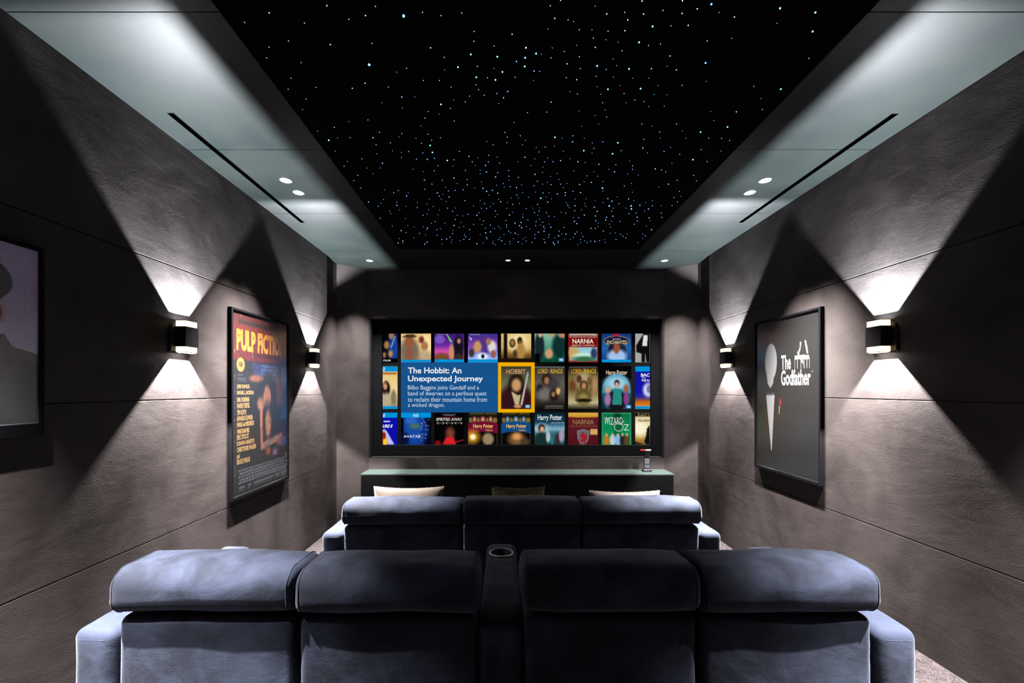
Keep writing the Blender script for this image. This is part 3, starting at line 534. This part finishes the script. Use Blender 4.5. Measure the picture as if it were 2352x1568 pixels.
# ---------------------------------------------------------------- framed posters
def poster(s, y0, y1, z0, z1, cv, label, bottom=.022, mat='print'):
    """print spans y0..y1 (left..right as seen) and z0..z1 on the side wall s"""
    yc_, zc = (y0 + y1) / 2, (z0 + z1) / 2
    t = thing('framed_poster', label, 'poster', (s * W, yc_, zc), 'framed posters on the side walls')
    hy, hz = abs(y1 - y0) / 2, (z1 - z0) / 2; b = .017; d = .029; inn = -s
    bm = bmesh.new()
    def bx(xa, xb, *r):
        xa, xb = sorted((inn * xa, inn * xb)); box(bm, xa, xb, *r)
    bx(.001, d, -hy - b, -hy, -hz - bottom, hz + b); bx(.001, d, hy, hy + b, -hz - bottom, hz + b)
    bx(.001, d, -hy, hy, -hz - bottom, -hz); bx(.001, d, -hy, hy, hz, hz + b)
    obj('frame', bm, M['frame'], t, bevel=.0025)
    bm = bmesh.new(); bx(.001, .020, -hy, hy, -hz, hz); obj('backing', bm, M['black'], t)
    def pl(u, v, k): return (inn * (.0212 + .0002 * (k - 1)), (y0 + (y1 - y0) * u) - yc_, (z1 - (z1 - z0) * v) - zc)
    obj('poster_print', canvas_mesh('poster_print', cv, pl, 1), M[mat], t)
    return t
# left, red banner poster
c = Canvas(0, 0, 1, 1, 1 / 260.); c.fill((14, 16, 20)); c.rect(0, 0, 1, .262, (98, 12, 8)); c.rect(0, .0, 1, .05, (70, 8, 5), .6)
c.rect(.09, .045, .93, .062, (14, 4, 4)); c.rect(.30, .222, .80, .232, (30, 8, 8))
c.rect(.42, .27, .62, .36, (20, 28, 66))
for k in range(5): c.poly([(.30 + k * .03, .27), (.315 + k * .03, .27), (.385 + k * .03, .365), (.37 + k * .03, .365)], (45, 66, 135))
for k in range(4): c.rect(.47, .278 + k * .024, .82, .291 + k * .024, (95, 120, 185))
c.poly([(.80, .24), (.85, .25), (.80, .40), (.74, .44)], (40, 44, 60)); c.rect(.86, .27, 1, .62, (40, 66, 120), .8); c.ell(.93, .34, .06, .07, (110, 140, 185), .9, .7); c.ell(.80, .43, .10, .10, (120, 66, 55), .8, .8)
c.ell(.60, .47, .17, .15, (12, 12, 18), .3); c.ell(.58, .475, .075, .075, (165, 110, 84), .35); c.ell(.60, .66, .20, .15, (16, 16, 20), .4); c.ell(.60, .63, .055, .085, (165, 112, 86), .5); c.poly([(.44, .52), (.50, .52), (.50, .74), (.88, .70), (.90, .74), (.46, .785)], (165, 108, 80)); c.ell(.38, .36, .12, .02, (150, 90, 66), .5); c.ell(.46, .51, .06, .04, (170, 115, 88), .6)
c.poly([(.52, .765), (.74, .71), (.76, .722), (.53, .785)], (95, 110, 120)); c.ell(.86, .755, .10, .03, (140, 80, 60), .6); c.ell(.92, .76, .07, .03, (60, 75, 135), .8); c.ell(.60, .80, .05, .025, (130, 66, 30), .6); c.ell(.74, .82, .07, .035, (46, 56, 140), .6); c.ell(.74, .815, .035, .02, (170, 90, 45), .8)
c.blur(4); c.rect(0, .835, 1, 1, (9, 10, 14)); c.noise(.25, 3, 31)
for k in range(26): q = rng.rand(4); x = .8 + .2 * q[0] if q[2] > .4 else q[0]; y = q[1] * .24; c.poly([(x, y), (x + .006, y), (x + .02 * q[3], y + .02), (x + .02 * q[3] - .004, y + .02)], (165, 150, 145))
for k in range(34): q = rng.rand(2); c.rect(.028 + q[0] * .012, .30 + q[1] * .65, .032 + q[0] * .014, .304 + q[1] * .65, (150, 158, 165))
for k in range(12): q = rng.rand(2); c.poly([(.93 + q[0] * .05, .83 + q[1] * .14), (.94 + q[0] * .05, .83 + q[1] * .14), (.925 + q[0] * .05, .865 + q[1] * .12)], (140, 145, 150))
for k in range(5):
    x = .09 + .02 * (k % 2)
    while x < .93:
        w = random.uniform(.02, .055); c.rect(x, .862 + k * .017, x + w, .873 + k * .017, (105, 106, 122)); x += w + .011
for x0, x1 in ((.10, .19), (.24, .30), (.34, .70), (.74, .82), (.86, .93)): c.rect(x0, .955, x1, .968, (95, 98, 112)); c.rect(x0, .973, x1 - .02, .980, (80, 84, 96))
c.ell(.127, .288, .063, .039, (190, 140, 60), .05); c.ell(.127, .288, .055, .0335, (200, 150, 70), .1); c.text('10¢', .092, .162, .270, .306, (14, 12, 10), .03, .3)
c.text('PULP FICTION', .062, .935, .092, .212, (205, 130, 22), .055, 0, (225, 155, 60)); c.text('produced by', .075, .165, .338, .350, (120, 120, 125)); c.text('Lawrence Bender', .075, .215, .356, .370, (120, 120, 125)); c.rect(.075, .377, .215, .3795, (150, 152, 158))
names = [('JOHN TRAVOLTA', .27), ('SAMUEL L. JACKSON', .335), ('UMA THURMAN', .262), ('HARVEY KEITEL', .27), ('TIM ROTH', .21), ('AMANDA PLUMMER', .32), ('MARIA de MEDEIROS', .34), ('VING RHAMES', .262), ('ERIC STOLTZ', .255), ('ROSANNA ARQUETTE', .345), ('CHRISTOPHER WALKEN', .375), ('and', .11), ('BRUCE WILLIS', .275)]
for (nm, x1), v in zip(names, (.41, .444, .48, .513, .549, .582, .615, .652, .684, .719, .751, .785, .817)): c.text(nm, .068, x1, v - .014, v + .014, (205, 165, 105), .055)
poster(-1, 2.897, 3.635, .727, 1.929, c, 'tall crime film poster on the left wall, red banner with yellow title')
# right, black poster with white lettering
c = Canvas(0, 0, 1, 1, 1 / 220.); c.fill((7, 7, 8))
c.ell(.27, .275, .105, .125, (200, 200, 205), .06); c.poly([(.18, .30), (.34, .30), (.31, .42), (.26, .455), (.21, .42)], (200, 200, 205));
c.poly([(.185, .505), (.335, .498), (.285, .878), (.275, .878)], (205, 205, 210)); c.poly([(.20, .485), (.26, .493), (.32, .482), (.32, .502), (.26, .497), (.20, .505)], (90, 90, 94))
c.ell(.43, .548, .022, .026, (150, 26, 16), .4); c.poly([(.408, .572), (.425, .575), (.412, .632), (.406, .63)], (170, 170, 172))
c.text('The', .445, .60, .240, .335, (215, 215, 220), .03, 0); c.text('Godfather', .445, .885, .337, .438, (215, 215, 220), .03, 0); c.text('TM', .895, .915, .352, .362, (170, 170, 174))
for (a, b, w) in (((.655, .262), (.86, .268), .012), ((.70, .235), (.78, .30), .010)):
    dx, dy = b[0] - a[0], b[1] - a[1]; c.poly([(a[0], a[1] - w), (b[0], b[1] - w), (b[0], b[1] + w), (a[0], a[1] + w)], (205, 205, 210))
c.poly([(.735, .17), (.755, .17), (.742, .215), (.715, .25), (.70, .245), (.732, .205)], (205, 205, 210)); c.poly([(.80, .165), (.82, .165), (.835, .20), (.85, .245), (.835, .25), (.815, .205)], (205, 205, 210))
for x in (.655, .695, .745, .79, .83, .865): c.rect(x, .27, x + .007, .333, (180, 180, 186))
poster(1, 3.627, 2.903, .826, 1.931, c, 'tall black crime film poster on the right wall with white lettering')
# near left, portrait
c = Canvas(0, 0, 1, 1, 1 / 200.); c.grad([(0, (205, 205, 228)), (.45, (196, 202, 222)), (1, (170, 178, 205))]); c.ell(1.0, .1, .35, .4, (175, 150, 195), 1.2, .8)
c.poly([(.35, .55), (.845, .50), (.88, .565), (1, .60), (1, 1), (.2, 1)], (26, 27, 30)); c.poly([(.79, .60), (.845, .495), (.885, .57), (.82, .64)], (34, 32, 34)); c.poly([(.50, .40), (.822, .38), (.815, .50), (.76, .58), (.62, .62)], (168, 138, 130)); c.poly([(.74, .56), (.828, .505), (.80, .58), (.76, .62)], (205, 208, 220))
c.ell(.70, .215, .182, .135, (8, 8, 9), .05); c.ell(.70, .31, .13, .07, (8, 8, 9), .2); c.ell(.832, .385, .026, .062, (190, 152, 140), .2); c.ell(.828, .385, .011, .038, (96, 62, 56), .5); c.ell(.93, .86, .12, .16, (50, 57, 57), .9, .7); c.noise(.04, 2, 41)
poster(-1, .93, 1.690, 1.297, 1.932, c, 'framed portrait of a dark-haired person in a coat, near end of left wall', .047, 'pale_print')

# ---------------------------------------------------------------- console and remote
ZT = .534
CB = thing('media_console', 'long low black cabinet with grey green glass top under the screen', 'cabinet', (0, 4.906, 0))
y0, y1 = 4.764 - 4.906, 5.046 - 4.906
bm = bmesh.new(); box(bm, -1.636, 1.632, y0 + .022, y1, .04, ZT - .022); box(bm, -1.60, 1.60, y0 + .05, y1 - .02, 0, .04); obj('carcass', bm, M['cab'], CB)
dv = [-1.640, -.826, -.002, .818, 1.638]
dv = [-1.640, PX(1007, 4.764), PX(1188, 4.764), PX(1369, 4.764), 1.638]
for a, b in zip(dv, dv[1:]):
    bm = bmesh.new(); box(bm, a + .0015, b - .0015, y0 + .002, y0 + .0215, .045, ZT - .018); obj('door', bm, M['cab'], CB, bevel=.001)
bm = bmesh.new(); box(bm, -1.640, 1.638, y0 + .003, y1, ZT - .0125, ZT - .0085); obj('edge_strip', bm, M['steel'], CB)
bm = bmesh.new(); box(bm, -1.641, 1.639, y0, y1, ZT - .0080, ZT); obj('glass_top', bm, M['glasstop'], CB, bevel=.001)
RX, RY = PX(1486.7, 4.889), 4.905
R = thing('remote_control', 'black slim remote standing in its charging dock on the console', 'remote control', (RX, RY, ZT))
bm = bmesh.new(); rbox(bm, (0, 0, .013), (.047, .035, .0125), .005, (3, 3, 2)); obj('dock', bm, M['plastic'], R, smooth=True)
bm = bmesh.new(); rbox(bm, (0, .003, .125), (.0295, .009, .103), .006, (4, 2, 6)); body = obj('body', bm, M['plastic'], R, smooth=True)
for r_, zz in enumerate((.138, .118, .104, .092, .068, .060, .052, .044)):
    for k in (-1, 0, 1):
        if r_ in (2, 3) and k == 0: continue
        w, h = (.004, .0028) if r_ else (.005, .0022); bm = bmesh.new(); box(bm, -w, w, -.0075, -.0058, -h * .7, h * .7)
        obj('button', bm, M['button'], body, loc=(k * .0175, 0, zz))
bm = bmesh.new(); box(bm, -.026, .026, -.0072, -.0058, .1275, .1292); obj('button_strip', bm, M['button'], body)
bm = bmesh.new(); 
pts = [(0 + .0105 * math.cos(a), -.0068, .098 + .0105 * math.sin(a)) for a in np.linspace(0, 2 * math.pi, 18, endpoint=False)]; tube(bm, pts, .0014, 6, True)
obj('control_ring', bm, M['button'], body, smooth=True)
bm = bmesh.new(); box(bm, -.026, .026, -.0066, -.0058, .145, .222); obj('display', bm, M['frame'], body)

# ---------------------------------------------------------------- sofas
def soft(seed, amp=.004, sc=5.0, puff=None, h=None):
    off = Vector((seed * 7.3, seed * 3.1, seed * 1.7))
    def d(p):
        q = p.copy()
        if puff:
            ux, uy, uz = (1 - min(1, abs(p.x) / h[0]) ** 3), (1 - min(1, abs(p.y) / h[1]) ** 2), (1 - min(1, abs(p.z) / h[2]) ** 2)
            q.y += math.copysign(puff[1] * ux * uz, p.y); q.z += math.copysign(puff[2] * ux * uy, p.z) if p.z > 0 else -puff[2] * .3 * ux * uy
            q.x += math.copysign(puff[0] * uy * uz, p.x)
        n = noise.noise_vector((p + off) * sc); q += n * amp
        n = noise.noise_vector(Vector((p.x * 9, p.y * 26, p.z * 26)) + off); q += n * amp * .35
        return q
    return d
def sofa(name, label, loc, arms, seats, console=None, seed=1):
    """loc = floor point at the back; arms [(x0,x1)...]; seats [(x0,x1)...] ; y runs towards the screen"""
    t = thing(name, label, 'sofa', loc)
    dy = 0
    for i, (a, b) in enumerate(seats):
        c_ = (a + b) / 2; hw = (b - a) / 2
        # headrest: thick roll folded back, overhanging the backrest
        H_ = (hw + .004, .112, .067)
        bm = bmesh.new(); rbox(bm, (0, 0, 0), H_, .052, (26, 8, 5), soft(seed + i, .005, 5, (.004, .010, .010), H_), .38)
        hr = obj('headrest', bm, M['velvet'], t, smooth=True, loc=(c_, .098, .676 + .003 * math.sin(i * 2.1 + seed))); hr.rotation_euler = (math.radians(-1.2), 0, 0)
        for s in (-1, 1):
            bm = bmesh.new(); pr = []
            for (sy, sz, a0) in ((-1, -1, 180), (1, -1, 270), (1, 1, 0), (-1, 1, 90)):
                for k in range(7):
                    an = math.radians(a0 + 15 * k); r_ = .052
                    pr.append(Vector((s * (H_[0] - .019), sy * (H_[1] - r_) + (r_ + .0005) * math.cos(an), sz * (H_[2] - r_) + (r_ + .0005) * math.sin(an))))
            dfm = soft(seed + i, .005, 5, (.004, .010, .010), H_)
            tube(bm, [dfm(q) for q in pr], .0015, 6, True)
            obj('piping', bm, M['velvet'], hr, smooth=True)
        B_ = (hw - .006, .088, .292)
        bm = bmesh.new(); rbox(bm, (0, 0, 0), B_, .026, (14, 4, 16), soft(seed + i + 30, .003, 4, (0, .004, .0), B_))
        obj('backrest', bm, M['velvet'], t, smooth=True, loc=(c_, .100, .306))
        S_ = (hw - .004, .255, .075)
        bm = bmesh.new(); rbox(bm, (0, 0, 0), S_, .045, (12, 10, 4), soft(seed + i + 60, .004, 4, (0, .008, .014), S_))
        obj('seat', bm, M['velvet'], t, smooth=True, loc=(c_, .452, .325))
        bm = bmesh.new(); rbox(bm, (0, 0, 0), (hw - .005, .03, .10), .02, (8, 3, 5), soft(seed + i + 90, .003, 4)); obj('footrest', bm, M['velvet'], t, smooth=True, loc=(c_, .675, .145))
        bm = bmesh.new(); rbox(bm, (0, 0, 0), (hw - .005, .225, .105), .02, (6, 6, 3)); obj('base', bm, M['velvet'], t, smooth=True, loc=(c_, .416, .137))
    for i, (a, b) in enumerate(arms):
        A_ = ((b - a) / 2, .376, .268)
        bm = bmesh.new(); rbox(bm, (0, 0, 0), A_, .032, (6, 18, 12), soft(seed + i + 120, .005, 6, (.002, .006, .004), A_))
        ar = obj('armrest', bm, M['velvet'], t, smooth=True, loc=((a + b) / 2, .390, .290))
        bm = bmesh.new(); hx = A_[0] - .028; dfm = soft(seed + i + 120, .005, 6, (.002, .006, .004), A_); tube(bm, [dfm(Vector((hx * q, -.3752, .238))) for q in np.linspace(-1, 1, 9)], .0012, 6); obj('piping', bm, M['velvet'], ar, smooth=True)
    if console:
        a, b = console; A_ = ((b - a) / 2 + .001, .372, .28)
        bm = bmesh.new(); rbox(bm, (0, 0, 0), A_, .030, (8, 30, 10), soft(seed + 150, .003, 6, (0, .002, .003), A_))
        co = obj('console', bm, M['velvet'], t, smooth=True, loc=((a + b) / 2, .386, .291))
        cut = bmesh.new(); bmesh.ops.create_cone(cut, cap_ends=True, segments=40, radius1=.047, radius2=.047, depth=.16)
        me = bpy.data.meshes.new('cut'); cut.to_mesh(me); cut.free(); cu = bpy.data.objects.new('cut', me); COL.objects.link(cu)
        cyy = 1.963 - loc[1] - .386; cu.parent = t; cu.location = ((a + b) / 2, .386 + cyy, .291 + .28)
        md = co.modifiers.new('b', 'BOOLEAN'); md.operation = 'DIFFERENCE'; md.solver = 'EXACT'; md.object = cu
        bpy.context.view_layer.update(); dg = bpy.context.evaluated_depsgraph_get(); nm = bpy.data.meshes.new_from_object(co.evaluated_get(dg)); co.modifiers.clear(); co.data = nm
        bpy.data.objects.remove(cu)
        for p in nm.polygons: p.use_smooth = abs(p.normal.z) < .3 or p.center.z > .2
        zz = .28 + .004
        bm = bmesh.new(); lathe(bm, [(.0535, zz - .006), (.0535, zz + .001), (.051, zz + .0035), (.047, zz + .003), (.0455, zz - .002), (.0445, zz - .072), (0, zz - .072)], 0, cyy, 0, 40)
        ch = obj('cup_holder', bm, M['plastic'], co, smooth=True); ch['label'] = 'black cup holder with a silver rim'
        # bright rim ring as the third level
        bm = bmesh.new(); lathe(bm, [(.0515, zz + .0035), (.0515, zz + .0055), (.0485, zz + .0065), (.046, zz + .0045), (.0515, zz + .0035)], 0, cyy, 0, 40)
        rg = obj('rim', bm, M['steel'], ch, smooth=True)
    return t
YR, YF = 1.352, 2.722
sofa('recliner_sofa', 'dark blue-grey velvet four-seat sofa with central cup-holder console, nearest the viewer', (0, YR, .14),
     [(-1.442, -1.312), (.976, 1.106)], [(-1.311, -.766), (-.764, -.221), (-.087, .444), (.446, .974)], (-.220, -.088), 3)
sofa('recliner_sofa', 'dark blue-grey velvet three-seat sofa in the front row facing the screen', (0, YF, 0),
     [(-1.241, -1.113), (1.043, 1.169)], [(-1.112, -.391), (-.389, .325), (.327, 1.042)], None, 11)

# ---------------------------------------------------------------- throw pillows on the front sofa
def pillow(name, label, xc, w, ztop, mat, edge_mats, seed):
    t = thing(name, label, 'cushion', (xc, YF + .312, .424), 'throw pillows on the front sofa')
    h = ztop - .424; n = 26; bm = bmesh.new(); g_ = {}
    for side in (1, -1):
        for i in range(n + 1):
            for j in range(n + 1):
                u, v = -1 + 2 * i / n, -1 + 2 * j / n
                if (abs(u) == 1 or abs(v) == 1) and side == -1: g_[side, i, j] = g_[1, i, j]; continue
                th = .058 * ((1 - u * u) * (1 - v * v)) ** .45
                x = u * w / 2 * (1 - .07 * (1 - v * v)); zz = h / 2 + v * h / 2 * (1 - .085 * (1 - u * u))
                nn = noise.noise(Vector((u * 2 + seed, v * 2, side))) * .006
                g_[side, i, j] = bm.verts.new((x, side * th + nn * (1 - u * u) * (1 - v * v) + .0, zz))
        for i in range(n):
            for j in range(n):
                q = [g_[side, i, j], g_[side, i + 1, j], g_[side, i + 1, j + 1], g_[side, i, j + 1]]; bm.faces.new(q if side < 0 else q[::-1])
    cvr = obj('cover', bm, mat, t, smooth=True)
    bm = bmesh.new(); 
    for k in range(n * 3):
        if k % 3 == 2 and len(edge_mats) > 1: continue
        u = -1 + 2 * (k + .5) / (n * 3); zz = h / 2 + h / 2 * (1 - .085 * (1 - u * u)); x = u * w / 2 * 1.0
        rbox(bm, (x, .010, zz - .004), (w / (n * 3) * .52, .006, .005), .003, (1, 1, 1))
    if edge_mats: 
        o = obj('embroidered_edge', bm, edge_mats, t, smooth=True)
        nb = sum(1 for k in range(n * 3) if not (k % 3 == 2 and len(edge_mats) > 1)); per = max(1, len(o.data.polygons) // nb)
        for i, p in enumerate(o.data.polygons): p.material_index = ((i // per) // 2) % len(edge_mats)
    else: bm.free()
    t.rotation_euler = (math.radians(-2), 0, 0)
    return t
pillow('throw_pillow', 'beige throw pillow with orange and cream embroidered top edge, leftmost on the front sofa', PX(938, 3.03), .475, .772, M['beige'], [M['orange_stitch'], M['cream_stitch']], 1)
pillow('throw_pillow', 'gold sequinned throw pillow in the middle of the front sofa', PX(1190, 3.03), .362, .775, M['sequin'], [], 2)
pillow('throw_pillow', 'cream throw pillow with orange stitched edge at the right of the front sofa', PX(1436, 3.03), .475, .745, M['white_linen'], [M['orange_stitch'], M['white_linen']], 3)

# ---------------------------------------------------------------- camera, world, view
sc = bpy.context.scene
cam = bpy.data.cameras.new('camera'); co = bpy.data.objects.new('camera', cam); COL.objects.link(co)
co.location = (CX, 0, CZ); co.rotation_euler = (math.pi / 2, 0, 0)
cam.sensor_width = 36; cam.lens = 36 * F / 2352; cam.shift_x = (1176 - VX) / 2352; cam.shift_y = (VY - 784) / 2352; cam.clip_start = .05
sc.camera = co
w = bpy.data.worlds.new('world'); sc.world = w; w.use_nodes = True
w.node_tree.nodes['Background'].inputs['Color'].default_value = (.0, .0, .0, 1); w.node_tree.nodes['Background'].inputs['Strength'].default_value = 0
sc.view_settings.view_transform = 'Standard'; sc.view_settings.look = 'None'; sc.view_settings.gamma = 1; sc.view_settings.exposure = 0; sc.view_settings.use_curve_mapping = False
